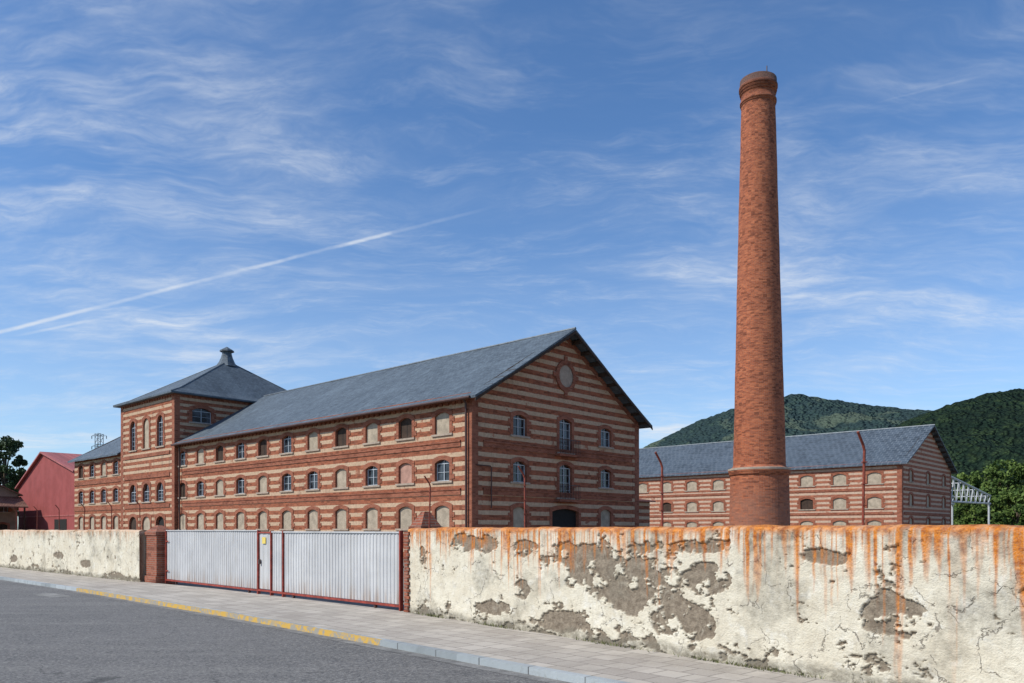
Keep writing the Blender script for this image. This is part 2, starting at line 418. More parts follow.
def prism(B,key,cx,cy,prof,n=8):
    vs=[];fs=[]
    for (r,z) in prof:
        for k in range(n):
            t=2*math.pi*(k+.5)/n; vs.append((cx+r*math.cos(t),cy+r*math.sin(t),z))
    for i in range(len(prof)-1):
        for k in range(n):
            k2=(k+1)%n; fs.append((i*n+k,i*n+k2,(i+1)*n+k2,(i+1)*n+k))
    fs.append(tuple((len(prof)-1)*n+k for k in range(n)))
    B.add(key,vs,fs)
prism(B,'cup',ap[0],ap[1],[(1.2,pk-.35),(.85,pk+.15),(.62,pk+.7),(.5,pk+1.15),(.5,pk+1.3),(.78,pk+1.34),(.74,pk+1.5),(.3,pk+1.75),(.05,pk+1.9)])
NAMES['cup']=('roof_cupola','slate')
B.tube('pipe',[(-.55,.35,ZE-.3),(-.2,.35,ZE-.7),(-.17,.35,0)],.07,8)
B.tube('pipe',[(-.55,40.3,ZE-.3),(-.2,40.3,ZE-.7),(-.17,40.3,0)],.07,8)
B.tube('pipe',[(-.7,-.5,ZE-.43),(-.7,40.9,ZE-.43)],.09,8)
B.tube('pipe',[(.3,-.12,5.9),(1.5,-.14,5.9),(1.6,-.14,5.8),(1.6,-.14,3.2)],.04,6)
B.build(e,NAMES)

# annex to the right of the gable
e=empty('brick_annex',(-2.51,50,0),RZ); B=MB()
FA=Frame((W+.3,5,0),(1,0,0),(0,-1,0))
facade(B,FA,9,-.2,4.6,[(2.2,1.6,1.2,1.3,'win'),(5.6,1.6,1.2,1.3,'blind')])
B.add('stripe',[(W+9.3,5,-.2),(W+9.3,17,-.2),(W+9.3,17,4.6),(W+9.3,5,4.6)],[(0,1,2,3)])
M['rooftile']=m_slate('red_clay_tile',(.26,.08,.05),(.33,.12,.08),.25,.3,.03,(.1,.04,.03),.2)
NAMES['rooftile']=('roof','rooftile')
xa,xb=W+.05,W+9.7
B.add('rooftile',[(xa,4.6,4.5),(xb,4.6,4.5),(xb,17.2,6.3),(xa,17.2,6.3),(xa,4.6,4.38),(xb,4.6,4.38),(xb,17.2,6.18),(xa,17.2,6.18)],[(0,1,2,3),(7,6,5,4),(0,4,5,1),(1,5,6,2),(2,6,7,3),(3,7,4,0)])
B.build(e,NAMES)

# ============================================================ RIGHT BUILDING
e=empty('striped_brick_warehouse',(48.9,100,0),RZ); B=MB(); W2=22.5; L2=66
FG=Frame((0,0,0),(1,0,0),(0,-1,0)); FL=Frame((0,0,0),(0,1,0),(-1,0,0))
facade(B,FG,W2,-.2,ZE,[(W2/2+q,z,1.4,1.5,'blind') for q in(-7.5,0,7.5) for z in(8.05,4.95,1.9)],'stripe2')
B.add('stripe2',[(0,0,ZE),(W2,0,ZE),(W2/2,0,ZR)],[(0,1,2)])
facade(B,FL,L2,-.2,ZE,[(3.3+4.4*i,z,1.75,1.45,k) for i in range(14) for z,k in((7.75,'blind'),(4.6,'blind' if i%5!=2 else 'wood'),(1.6,'blind'))],'stripe2')
for F,L in((FG,W2),(FL,L2)):
    for z in(6.9,3.8): fbox(B,'trim',F,1.0,L-1,z,z+.32,-.02,.07)
    quoins(B,F,0 if F is FL else -.035,0,ZE-.45,1)
    quoins(B,F,L,0,ZE-.4,-1)
fbox(B,'trim',FL,0,L2,ZE-.42,ZE-.02,-.02,.12)
B.add('stripe2',[(W2,0,-.2),(W2,L2,-.2),(W2,L2,ZE),(W2,0,ZE)],[(0,1,2,3)])
for sg in(-1,1):
    for k in range(9):
        t=(k+.3)/9; x=W2/2+sg*W2/2*(1-t)*1.02; z=ZE+(ZR-ZE)*t-.36
        B.box('wood',(x-.12,-.7,z-.1),(x+.12,-.01,z+.14))
gable_roof(B,W2,0,L2,ZE,ZR,.6,.8,0,'slate2')
B.build(e,NAMES)

# steel truss canopy at its end
e=empty('steel_truss_canopy',(48.9,100,0),RZ); B=MB()
TLn=26.
for yy in(.4,6.):
    tp=[(W2+.2,yy,9.8),(W2+TLn,yy,7.6)]; bt=[(W2+.2,yy,6.0),(W2+TLn,yy,6.3)]
    B.tube('steel',tp,.17,6); B.tube('steel',bt,.15,6)
    n=9; L=lambda s,t: tuple(np.array(s[0])*(1-t)+np.array(s[1])*t)
    for i in range(n):
        B.tube('steel',[L(tp,i/n),L(bt,(i+.5)/n)],.09,5); B.tube('steel',[L(bt,(i+.5)/n),L(tp,(i+1)/n)],.09,5)
    B.tube('steel',[(W2+TLn-1.,yy,-.1),(W2+TLn-1.,yy,6.3)],.16,6)
for t in(0,.33,.66,1): 
    p=(W2+.2+(TLn-.2)*t,.4,9.8-2.2*t); q=(W2+.2+(TLn-.2)*t,6,9.8-2.2*t); B.tube('steel',[p,q],.08,5)
B.build(e,NAMES)

# ============================================================ CHIMNEY
CY=52.; cs=CY/797.
def zpx(y): return 1.8+(530-y)*(CY-1.15)/797.
e=empty('brick_chimney',((759.5-512)*cs,CY,0)); 
prof=[(29.8,-.15),(29.2,zpx(522)),(28.2,zpx(476)),(28.2,zpx(475)),(29.4,zpx(474)),(29.4,zpx(472)),(30.0,zpx(471)),(30.0,zpx(468.5)),(27.2,zpx(467)),(25.2,zpx(465)),(24.8,zpx(440))]
prof=[(r*cs,z) for r,z in prof]
z0=zpx(440); z1=zpx(98)
for i in range(1,60):
    t=i/59; prof.append(((24.7*(1-t)+16.4*t)*cs,z0+(z1-z0)*t))
for r,y in[(16.6,97),(17.1,96.6),(17.1,95),(17.7,94.6),(17.7,92.6),(16.7,92.2),(16.7,86),(17.4,85.6),(17.4,83.6),(18.0,83.2),(18.0,80.6),(18.6,80.2),(18.6,77.5),(17.9,77),(17.6,71),(16.6,70.2),(13.,70.),(13.,76)]:
    prof.append((r*cs,zpx(y)))
NS=56; vs=[];fs=[]
for i,(r,z) in enumerate(prof):
    for k in range(NS):
        t=2*math.pi*k/NS; rr=r*(1+.005*math.sin(3*t+z*.3)+.004*math.sin(7*t+z*1.1)+.003*math.sin(z*2.3))
        lean=-.003*(z)
        vs.append((rr*math.cos(t)+lean,rr*math.sin(t),z))
for i in range(len(prof)-1):
    for k in range(NS): k2=(k+1)%NS; fs.append((i*NS+k,i*NS+k2,(i+1)*NS+k2,(i+1)*NS+k))
ob=mkobj('shaft',vs,fs,M['chim'],e,False,False)
uvl=ob.data.uv_layers.new(name='UVMap')
for p in ob.data.polygons:
    i=p.index//NS; k=p.index%NS
    for li,(kk,ii) in zip(p.loop_indices,((k,i),(k+1,i),(k+1,i+1),(k,i+1))):
        uvl.data[li].uv=(kk/NS*9.5,prof[ii][1])
    p.use_smooth=abs(prof[i+1][0]-prof[i][0])<.02
B=MB(); B.box('dark',(-.6,-.6,zpx(76)-.1),(.6,.6,zpx(76)))
B.tube('pipe',[(.35,-.4,zpx(74)),(.35,-.4,zpx(59))],.035,5)
def hoop(B,key,r,z,h,n=48):
    vs=[];fs=[]
    for k in range(n):
        t=2*math.pi*k/n
        for rr,zz in((r,z),(r,z+h),(r-.12,z+h+.03),(r-.12,z-.03)): vs.append((rr*math.cos(t)-.003*z,rr*math.sin(t),zz))
    for k in range(n):
        j=(k+1)%n; 
        for q in range(4): fs.append((4*k+q,4*j+q,4*j+(q+1)%4,4*k+(q+1)%4))
    B.add(key,vs,fs)
hoop(B,'sill',30.3*cs,zpx(469.6),.12)
B.build(e,{'dark':('flue_opening','dark'),'pipe':('lightning_rod','pipe'),'sill':('base_cornice_band','stone')})

# ============================================================ numpy noise
def vn(x,y,seed=0):
    x=np.asarray(x,float); y=np.asarray(y,float)
    xi=np.floor(x).astype(np.int64); yi=np.floor(y).astype(np.int64); fx=x-xi; fy=y-yi
    fx=fx*fx*(3-2*fx); fy=fy*fy*(3-2*fy)
    def h(a,b):
        v=(a*374761393+b*668265263+seed*1442695041)&0xffffffff
        v=((v^(v>>13))*1274126177)&0xffffffff
        v=((v^(v>>15))*2246822519)&0xffffffff
        return ((v^(v>>16))&0xffffff)/float(0xffffff)
    return (h(xi,yi)*(1-fx)+h(xi+1,yi)*fx)*(1-fy)+(h(xi,yi+1)*(1-fx)+h(xi+1,yi+1)*fx)*fy
def fbm(x,y,seed=0,o=5,g=.5):
    s=0;a=1;t=0
    for i in range(o):
        s=s+a*vn(x*2**i,y*2**i,seed+i*17); t+=a; a*=g
    return s/t
def sstep(a,b,x):
    t=np.clip((x-a)/(b-a),0,1); return t*t*(3-2*t)

# ============================================================ STUCCO WALLS
def m_stucco():
    m,nt=new_mat('peeling_stucco'); tc=nt.n('ShaderNodeTexCoord'); uv=tc.outputs['UV']
    def att(n): return nt.n('ShaderNodeAttribute',attribute_name=n).outputs['Fac']
    n1=nt.noise(uv,1.3,5,.65); n2=nt.noise(uv,9,5,.7); n3=nt.noise(uv,45,4,.7); n4=nt.noise(uv,3.5,5,.7,.6)
    vst=nt.noise(nt.mapping(uv,sc=(5,.5,1)),1.5,5,.6)
    cream=nt.mix(nt.ramp(n1,.35,.65),(.68,.63,.51),(.60,.54,.42))
    cream=nt.mix(nt.math('MULTIPLY',nt.ramp(n4,.52,.68),.5),cream,(.72,.70,.63))
    cream=nt.mix(nt.math('MULTIPLY',nt.ramp(n2,.50,.72),.55),cream,(.38,.33,.25))
    cream=nt.mix(nt.math('MULTIPLY',nt.ramp(vst,.52,.72),.28),cream,(.36,.31,.24))
    vo=nt.n('ShaderNodeTexVoronoi',{'Vector':nt.vmath('ADD',uv,nt.vmath('MULTIPLY',nt.noise(uv,3,4,.6,col=True),(.6,.6,0))),'Scale':1.6},feature='DISTANCE_TO_EDGE').outputs['Distance']
    crack=nt.math('MULTIPLY',nt.ramp(vo,.004,.012,1,0),nt.ramp(n4,.46,.56))
    cream=nt.mix(nt.math('MULTIPLY',crack,.7),cream,(.16,.13,.10))
    under=nt.mix(nt.ramp(n2,.35,.65),(.17,.135,.10),(.29,.24,.18))
    under=nt.mix(nt.math('MULTIPLY',nt.ramp(n3,.5,.7),.5),under,(.11,.09,.07))
    under=nt.mix(nt.math('MULTIPLY',nt.ramp(n4,.56,.64),.45),under,(.40,.36,.29))
    col=nt.mix(att('peel'),cream,under)
    col=nt.mix(nt.math('MULTIPLY',att('dirt'),nt.ramp(n2,.3,.6,.35,1)),col,(.20,.18,.14))
    rc=nt.mix(nt.ramp(n2,.4,.65),(.60,.20,.025),(.30,.075,.015))
    col=nt.mix(nt.math('MULTIPLY',att('rust'),nt.ramp(n3,.3,.6,.7,1)),col,rc)
    h=nt.math('ADD',nt.math('MULTIPLY',n3,.6),nt.math('SUBTRACT',n2,nt.math('MULTIPLY',crack,.6)))
    return finish(m,nt,col,.95,h,.85,.026,spec=.15)
M['stucco']=m_stucco()
def stucco_wall(name,p0,p1,H,ru,rz,patches,seed,rustreg,thick=.34,chip=.0,botk=.14):
    p0=np.array(p0);p1=np.array(p1); L=np.linalg.norm(p1-p0); d=(p1-p0)/L; nrm=np.array([d[1],-d[0]])
    if nrm@(-p0)<0: nrm=-nrm
    nu=int(L/ru)+1; zs=np.linspace(-.15,H-.03,int((H+.12)/rz)+1)
    u=np.linspace(0,L,nu)
    prof=[(0,z) for z in zs]+[(-.012,H-.012),(-.04,H+.004),(-.10,H+.018),(-.17,H+.024),(-.24,H+.016),(-thick+.02,H),(-thick,H-.04),(-thick,-.15)]
    D=np.array([p[0] for p in prof]);Z=np.array([p[1] for p in prof])
    U,ZZ=np.meshgrid(u,Z,indexing='ij'); DD=np.broadcast_to(D,U.shape).copy()
    pe=np.full(U.shape,-1.)
    for (uc,zc,a,b) in patches:
        pe=np.maximum(pe,1-np.sqrt(((U-uc)/a)**2+((ZZ-zc)/b)**2))
    pe=np.where(pe>-.45,pe+.06,-1.2)
    nz=fbm(U*2.0,ZZ*2.8,seed,7,.64)-.5
    pe=pe+nz*1.9
    isl=sstep(.66,.69,fbm(U*3.1,ZZ*4.2,seed+60,6,.6))
    pe=np.where(isl>.5,np.minimum(pe,-.02),pe)
    bot=(botk-ZZ)*1.3+(fbm(U*1.9,ZZ*3.2,seed+5,7,.66)-.565)*2.2
    small=(fbm(U*2.8,ZZ*3.8,seed+9,6,.66)-.69+chip)*5
    m=np.maximum(np.maximum(pe,bot),small)
    peel=sstep(.0,.04,m)
    front=(DD>-.02)
    dep=-.028*peel+.018*(fbm(U*5,ZZ*5,seed+3,5,.6)-.5)+.035*(vn(U*.5,ZZ*.5,seed+4)-.5)+peel*.018*(fbm(U*12,ZZ*12,seed+6,4,.6)-.5)
    lip=np.exp(-((m+.03)/.03)**2)*.006
    DD=DD+(dep+lip)*np.where(front,1,.3)
    topz=.03*(fbm(u*1.3,u*0,seed+7,5)-.5)*2
    ZZ2=ZZ+topz[:,None]*sstep(H-.6,H,ZZ)
    reg=rustreg(u)
    Ls=.10+.26*vn(u*9,u*0,seed+20)*(.5+vn(u*1.7,u*0,seed+28))+reg*1.6*np.power(vn(u*6.5,u*0,seed+21)*.4+.6*vn(u*24,u*0,seed+22),1.9)
    strk=np.clip(.6+.9*(vn(u*26,u*0,seed+23)-.3),0,1)
    dz=(H-ZZ)+.02*(fbm(U*8,ZZ*3,seed+24,4)-.5)
    Uw=U+.03*fbm(ZZ*3,U*.5,seed+25,3)
    fine=sstep(.38,.62,vn(Uw*18,ZZ*.6,seed+26)*.45+.55*vn(Uw*50,ZZ*1.2,seed+27))
    rust=np.clip(1-dz/np.maximum(Ls,.01)[:,None],0,1)**.55*(.08+.92*fine)*strk[:,None]
    topband=sstep(.12,.0,dz+ .08*(vn(U*3,U*0,seed+31)-.5)+.04*(vn(U*17,U*0,seed+33)-.5))*(.65+.5*vn(U*7,ZZ*9,seed+30))
    rust=np.clip(np.maximum(rust*1.35,topband),0,1)
    if H<1.8: rust=rust*.45
    dirt=np.clip(sstep(.12,.0,ZZ-.02-.10*vn(U*3,U*0,seed+40))*.8+sstep(.53,.70,fbm(U*1.1,ZZ*1.1,seed+41,6,.6))*.5+ .6*sstep(.5,.0,dz)*sstep(.5,.7,vn(U*6,ZZ*.8,seed+42)),0,1)
    P=p0[None,None,:]+U[...,None]*d+DD[...,None]*nrm
    verts=np.concatenate([P,ZZ2[...,None]],-1).reshape(-1,3)
    nr=len(prof); idx=np.arange(nu*nr).reshape(nu,nr)
    q=np.stack([idx[:-1,:-1],idx[1:,:-1],idx[1:,1:],idx[:-1,1:]],-1).reshape(-1,4)
    a,b,c=verts[q[0,0]],verts[q[0,1]],verts[q[0,2]]
    nn=np.cross(b-a,c-a)
    if nn[:2]@nrm<0: q=q[:,::-1]
    me=bpy.data.meshes.new(name); faces=q.tolist()+[list(idx[0,:]),list(idx[-1,:])[::-1]]
    me.from_pydata(verts.tolist(),[],faces); me.update()
    uvl=me.uv_layers.new(name='UVMap'); vi=np.empty(len(me.loops),dtype=np.int32); me.loops.foreach_get('vertex_index',vi)
    arc=np.concatenate([[0],np.cumsum(np.hypot(np.diff(D),np.diff(Z)))])-.15
    UV=np.stack([U+seed*3.1,np.broadcast_to(arc,U.shape)],-1).reshape(-1,2)
    uvl.data.foreach_set('uv',UV[vi].astype(np.float32).ravel())
    for nm,arr in(('peel',peel),('rust',rust),('dirt',dirt)):
        at=me.attributes.new(nm,'FLOAT','POINT'); at.data.foreach_set('value',arr.reshape(-1).astype(np.float32))
    me.materials.append(M['stucco']); me.polygons.foreach_set('use_smooth',[True]*len(faces))
    ob=bpy.data.objects.new(name,me); scene.collection.objects.link(ob)
    return ob,d,nrm,L
W0=np.array([-2.28,17.46]); wd=np.array([.612,-.791]); wd/=np.linalg.norm(wd)
patches=[(6.35,1.12,1.15,.44),(5.75,1.42,.85,.18),(6.7,.85,.75,.30),(8.1,1.15,.38,.19),(2.4,1.53,.75,.17),(4.2,1.50,.38,.14),(7.87,1.58,.7,.11),(7.6,.5,.5,.26),(10.75,.9,.36,.32),(4.0,.72,.2,.14),(3.0,.32,.5,.16),(9.9,1.48,.28,.09),(12.3,.95,.18,.18),(15,1,.8,.4),(.6,1.2,.12,.2),(6.9,1.5,.5,.08),(5.0,.25,.7,.16)]
def rr(u): return .42+.95*np.exp(-((u-11.1)/1.2)**2)+.7*np.exp(-((u-.7)/.5)**2)+.8*np.exp(-((u-7.1)/.25)**2)+.5*np.exp(-((u-9.2)/.35)**2)+.4*np.exp(-((u-4)/1.2)**2)
stucco_wall('stucco_boundary_wall',W0,W0+wd*13.8,1.83,.014,.0135,patches,3,rr)
stucco_wall('stucco_boundary_wall',W0+wd*13.805,W0+wd*27,1.83,.05,.05,patches,8,rr)
lw0=np.array([-12.9,27.6]); ldir=np.array([-24.9+12.9,38.8-27.6]); ldir/=np.linalg.norm(ldir)
lp=[(2+3.1*i,.15+.3*(i%3),.6,.14) for i in range(16)]
stucco_wall('stucco_boundary_wall',lw0,lw0+ldir*20,1.78,.035,.03,lp,11,lambda u:.12+.25*np.exp(-((u-1.)/1.)**2),chip=.0)
stucco_wall('stucco_boundary_wall',lw0+ldir*20.01,lw0+ldir*60,1.78,.2,.09,lp,14,lambda u:.1+0*u)

def pillar(name,c,dirv,w,dp,H,peak):
    a=math.atan2(dirv[1],dirv[0]); e=empty(name,(c[0],c[1],0),a); B=MB()
    B.box('pillar',(-w/2-.05,-dp/2-.05,-.15),(w/2+.05,dp/2+.05,.22))
    B.box('pillar',(-w/2,-dp/2,.22),(w/2,dp/2,H-.12))
    B.box('pillar',(-w/2-.04,-dp/2-.04,H-.12),(w/2+.04,dp/2+.04,H))
    vs=[(-w/2-.02,-dp/2-.02,H),(w/2+.02,-dp/2-.02,H),(w/2+.02,dp/2+.02,H),(-w/2-.02,dp/2+.02,H),(-.07,-.07,H+peak),(.07,-.07,H+peak),(.07,.07,H+peak),(-.07,.07,H+peak)]
    B.add('pillar',vs,[(0,1,5,4),(1,2,6,5),(2,3,7,6),(3,0,4,7),(4,5,6,7)])
    for i in range(24):
        z=.25+i*.062; s=random.choice((-1,1)); 
        B.box('pillar',(s*w/2-.06,-dp/2-.012-random.random()*.012,z),(s*(w/2+.008+random.random()*.02),-dp/2+.10,z+.055))
    B.build(e,{'pillar':('brickwork','pillar')})
wn=np.array([-wd[1],wd[0]]); wn=wn if wn@(-W0)>0 else -wn
gp0=np.array([-2.42,17.68]); gp1=np.array([-11.78,27.15]); gdir=gp1-gp0; GL=np.linalg.norm(gdir); gdir/=GL; gang=math.atan2(gdir[1],gdir[0])
pillar('brick_gate_pillar',tuple(gp1+gdir*.60),gdir,.98,.56,1.74,.22)
pc=W0-wd*.34-wn*.66
pillar('brick_gate_pillar',tuple(pc),wd,.46,.5,1.88,.34)
e=empty('brick_wall_end',(W0[0],W0[1],0),math.atan2(wd[1],wd[0])); B=MB()
for i in range(24):
    z=-.1+i*.078; l=.10+.10*(i%2)+random.random()*.05
    B.box('pillar',(-.085-random.random()*.03,-.035-random.random()*.012,z),(l*.4,.30,z+.066))
B.build(e,{'pillar':('brickwork','pillar')})

# ============================================================ GATE
def m_gate():
    m,nt=new_mat('weathered_white_sheet'); tc=nt.n('ShaderNodeTexCoord'); ob=tc.outputs['Object']
    z=nt.n('ShaderNodeSeparateXYZ',{0:ob}).outputs[2]
    x=nt.n('ShaderNodeSeparateXYZ',{0:ob}).outputs[0]
    n1=nt.noise(ob,1.2,5,.6); n2=nt.noise(nt.mapping(ob,sc=(6,6,.4)),1.5,5,.6); n3=nt.noise(ob,20,4,.7)
    c=nt.mix(nt.ramp(n1,.3,.7),(.53,.53,.53),(.44,.44,.445))
    sh=nt.n('ShaderNodeTexWhiteNoise',{'W':nt.math('FLOOR',nt.math('DIVIDE',x,.95))},noise_dimensions='1D').outputs['Value']
    c=nt.mix(nt.math('MULTIPLY',sh,.30),c,(.35,.35,.35))
    c=nt.mix(nt.math('MULTIPLY',nt.ramp(n2,.5,.7),.45),c,(.33,.31,.28))
    c=nt.mix(nt.math('MULTIPLY',nt.math('MULTIPLY',nt.ramp(z,.1,.6,1,0),nt.ramp(n2,.4,.6)),.65),c,(.30,.21,.15))
    c=nt.mix(nt.ramp(n3,.72,.78),c,(.25,.09,.04))
    return finish(m,nt,c,.6,n1,.05,.01,spec=.3)
M['gate']=m_gate()
e=empty('sheet_metal_gate',(gp0[0],gp0[1],0),gang); B=MB()
def corr(B,x0,x1,z0,z1,period=.135,dep=.015,y=0.):
    vs=[];fs=[];x=x0;pts=[]
    while x<x1-.001:
        for f,yy in((0,0),(.46,0),(.56,1),(.90,1)):
            xx=x+f*period
            if xx<x1: pts.append((xx,yy*dep+y+.004*math.sin(xx*2.3)))
        x+=period
    pts.append((x1,y))
    for (a,b) in pts: vs+= [(a,b,z0),(a,b+.006*math.sin(a*1.7),(z0+z1)/2),(a,b,z1)]
    for i in range(len(pts)-1): fs+=[(3*i,3*i+1,3*i+4,3*i+3),(3*i+1,3*i+2,3*i+5,3*i+4)]
    B.add('gate',vs,fs)
def pxg(x):
    k=(x-512)/797; c,s=math.cos(gang),math.sin(gang)
    return (k*gp0[1]-gp0[0])/(c-k*s)
xs=[0.06,pxg(284),pxg(272),pxg(259),GL-.05]
ht=1.77
corr(B,xs[0]+.04,xs[1]-.0,.14,ht-.04); corr(B,xs[1]+.05,xs[2]-.03,.14,ht-.04); corr(B,xs[2]+.04,xs[3]-.04,.16,ht-.06,.3,.01); corr(B,xs[3]+.04,xs[4]-.04,.14,ht)
def rail(x0,x1,z0,z1,y0=-.03,y1=.045,key='redpaint'): B.box(key,(x0,y0,z0),(x1,y1,z1))
rail(xs[0],xs[2]-.02,.08,.13); rail(xs[3]+.03,xs[4],.08,.13); rail(xs[2]+.03,xs[3]-.03,.09,.14)
rail(xs[0],xs[2]-.02,ht-.04,ht-.005,-.02,.04,'gate'); rail(xs[3]+.03,xs[4],ht,ht+.03,-.02,.04,'gate'); rail(xs[2]+.03,xs[3]-.03,ht-.06,ht-.02,-.02,.04,'redpaint')
for x in xs: rail(x-.022,x+.022,.0,ht+.02,-.04,.05)
for z in(.4,1.4): rail(xs[4]-.25,xs[4],z,z+.04,.045,.055)
rail(xs[3]-.16,xs[3]-.08,.85,.98,.03,.07,'pipe')
B.box('sign',(xs[2]+.30,.028,1.42),(xs[2]+.50,.036,1.60))
for a,b in((xs[0],xs[1]),(xs[3],xs[4])): B.tube('redpaint',[(a,-.06,.2),(b,-.06,ht-.2)],.02,5); rail(a,b,.95,1.0,-.07,-.031)
for x in(xs[0]+1.,xs[1]-.5,xs[3]+.6,xs[4]-.8): B.tube('pipe',[(x,-.04,.04),(x,.02,.04)],.04,10)
M['sign']=simple('yellow_notice',(.65,.5,.12),.6,.2)
B.build(e,{'gate':('corrugated_panels','gate'),'redpaint':('red_frame','redpaint'),'pipe':('fittings','pipe'),'sign':('notice_plate','sign')})

# ============================================================ FENCE POSTS
def post(p,n,H=1.83,ex=1.05):
    e=empty('rusty_fence_post',(p[0],p[1],0)); B=MB()
    h=H+ex
    j=random.uniform(-.03,.03)
    B.tube('rust',[(0,0,.4),(j*.5,0,H+.3),(j,0,h-.12),(j+n[0]*.03,n[1]*.03,h-.05),(j+n[0]*.15,n[1]*.15,h+.10)],.017,8)
    for z in(H-.5,H-.15): B.box('rust',(-.03,-.03,z),(.03,.03,z+.04))
    for q in(.25,.5,.75): B.box('rust',(j-.026,-.026,H+ex*q),(j+.026,.026,H+ex*q+.012))
    B.build(e,{'rust':('post','rust')})
for u in(.24,3.62,6.98,10.16,13.5,16.7,19.9):
    p=W0+wd*u-wn*.39; post(p,wn)
ln=np.array([-ldir[1],ldir[0]]); ln=ln if ln@(-lw0)>0 else -ln
for u in(.9,3.6,6.4,9.3,12.3,15.4,18.5,21.5,25):
    p=lw0+ldir*u-ln*.39; post(p,ln,1.78,1.0)

# ============================================================ GROUND, ROAD, PAVEMENT
def m_asphalt():
    m,nt=new_mat('asphalt'); tc=nt.n('ShaderNodeTexCoord'); ob=tc.outputs['Object']
    n1=nt.noise(ob,.25,5,.6); n2=nt.noise(ob,26,5,.85); n3=nt.noise(ob,2.5,5,.7); st=nt.noise(nt.mapping(ob,rot=(0,0,math.radians(46)),sc=(.12,1.6,1)),1.,5,.6)
    c=nt.mix(nt.ramp(n1,.35,.65),(.115,.112,.109),(.145,.140,.135))
    c=nt.mix(nt.math('MULTIPLY',nt.ramp(st,.45,.65),.55),c,(.19,.184,.172))
    c=nt.mix(nt.math('MULTIPLY',nt.ramp(n3,.52,.68),.35),c,(.075,.075,.076))
    c=nt.mix(nt.math('MULTIPLY',nt.ramp(n2,.5,.62),.7),c,(.32,.31,.285))
    c=nt.mix(nt.math('MULTIPLY',nt.ramp(n2,.48,.38),.7),c,(.035,.035,.035))
    vo=nt.n('ShaderNodeTexVoronoi',{'Vector':nt.vmath('ADD',ob,nt.vmath('MULTIPLY',nt.noise(ob,1.2,4,.6,col=True),(1.2,1.2,0))),'Scale':.35},feature='DISTANCE_TO_EDGE').outputs['Distance']
    cr=nt.math('MULTIPLY',nt.ramp(vo,.002,.006,1,0),nt.ramp(n1,.52,.6))
    c=nt.mix(nt.math('MULTIPLY',cr,.6),c,(.03,.03,.03))
    return finish(m,nt,c,.85,n2,.7,.015)
M['asphalt']=m_asphalt()
def m_paving():
    m,nt=new_mat('paving_slabs'); tc=nt.n('ShaderNodeTexCoord'); ob=tc.outputs['Object']
    v=nt.mapping(ob,rot=(0,0,math.radians(47.5)))
    col,fac=brick_cols(nt,v,(.36,.325,.28),(.45,.41,.355),(.19,.17,.15),.4,.4,.012)
    cell=nt.n('ShaderNodeTexWhiteNoise',{0:nt.vmath('FLOOR',nt.vmath('MULTIPLY',v,(2.5,2.5,0)))},noise_dimensions='2D').outputs['Value']
    col=nt.mix(nt.math('MULTIPLY',nt.ramp(cell,.55,1.),.4),col,(.25,.22,.195))
    n1=nt.noise(ob,.8,5,.65); n2=nt.noise(ob,30,4,.7)
    col=nt.mix(nt.math('MULTIPLY',nt.ramp(n1,.45,.65),.5),col,(.26,.23,.195))
    col=nt.mix(nt.math('MULTIPLY',nt.ramp(n2,.5,.7),.35),col,(.55,.52,.47))
    return finish(m,nt,col,.9,nt.math('SUBTRACT',n2,nt.math('MULTIPLY',fac,2.)),.4,.008)
M['paving']=m_paving()
def m_yellow():
    m,nt=new_mat('yellow_painted_kerb'); tc=nt.n('ShaderNodeTexCoord'); ob=tc.outputs['Object']
    n=nt.noise(ob,5,5,.75)
    c=nt.mix(nt.ramp(n,.44,.56),(.55,.34,.07),(.30,.28,.24))
    return finish(m,nt,c,.8,n,.3,.005)
M['yellow']=m_yellow()
def m_ground():
    m,nt=new_mat('dry_ground'); tc=nt.n('ShaderNodeTexCoord'); ob=tc.outputs['Object']
    n=nt.noise(ob,.05,5,.6); n2=nt.noise(ob,3,5,.7)
    c=nt.mix(nt.ramp(n,.4,.6),(.16,.14,.09),(.07,.10,.035)); c=nt.mix(nt.math('MULTIPLY',n2,.4),c,(.22,.19,.14))
    return finish(m,nt,c,.95,n2,.4,.05)
M['ground']=m_ground()
G=4000
mkobj('ground',[(-G,-G,-.14),(G,-G,-.14),(G,G,-.14),(-G,G,-.14)],[(0,1,2,3)],M['ground'])
kl=[(-75,85.5),(-40,50.6),(-19.6,30.5),(-13.5,24.7),(-6.2,17.35),(-2.16,13.04),(1.056,9.56),(10.2,-.3),(24,-15)]
kl=[np.array(p,float) for p in kl]
def offs(pl,d):
    out=[]
    for i,p in enumerate(pl):
        a=pl[max(i-1,0)]; b=pl[min(i+1,len(pl)-1)]; t=(b-a)/np.linalg.norm(b-a); out.append(p+np.array([-t[1],t[0]])*d)
    return out
def strip(name,A,Bp,z,mat,th=None):
    n=len(A); vs=[(p[0],p[1],z) for p in A]+[(p[0],p[1],z) for p in Bp]; fs=[(i,i+1,n+i+1,n+i) for i in range(n-1)]
    if th:
        vs+=[(p[0],p[1],z-th) for p in A]+[(p[0],p[1],z-th) for p in Bp]
        fs+=[(2*n+i,2*n+i+1,i+1,i) for i in range(n-1)]+[(n+i,n+i+1,3*n+i+1,3*n+i) for i in range(n-1)]+[(0,n,3*n,2*n),(n-1,3*n-1,4*n-1,2*n-1)]
    ob=mkobj(name,vs,fs,mat,None,False,False)
    me=ob.data; uvl=me.uv_layers.new(name='UVMap')
    s=[0]
    for i in range(1,n): s.append(s[-1]+float(np.linalg.norm(A[i]-A[i-1])))
    for l in me.loops: vi=l.vertex_index; uvl.data[l.index].uv=(s[vi%n],[0,.15,-.12,.3][vi//n]+1.)
    if me.polygons[0].normal.z<0: me.flip_normals()
    return ob
RZD=-.10
strip('road',offs(kl,-12.),offs(kl,.02),RZD,M['asphalt'])
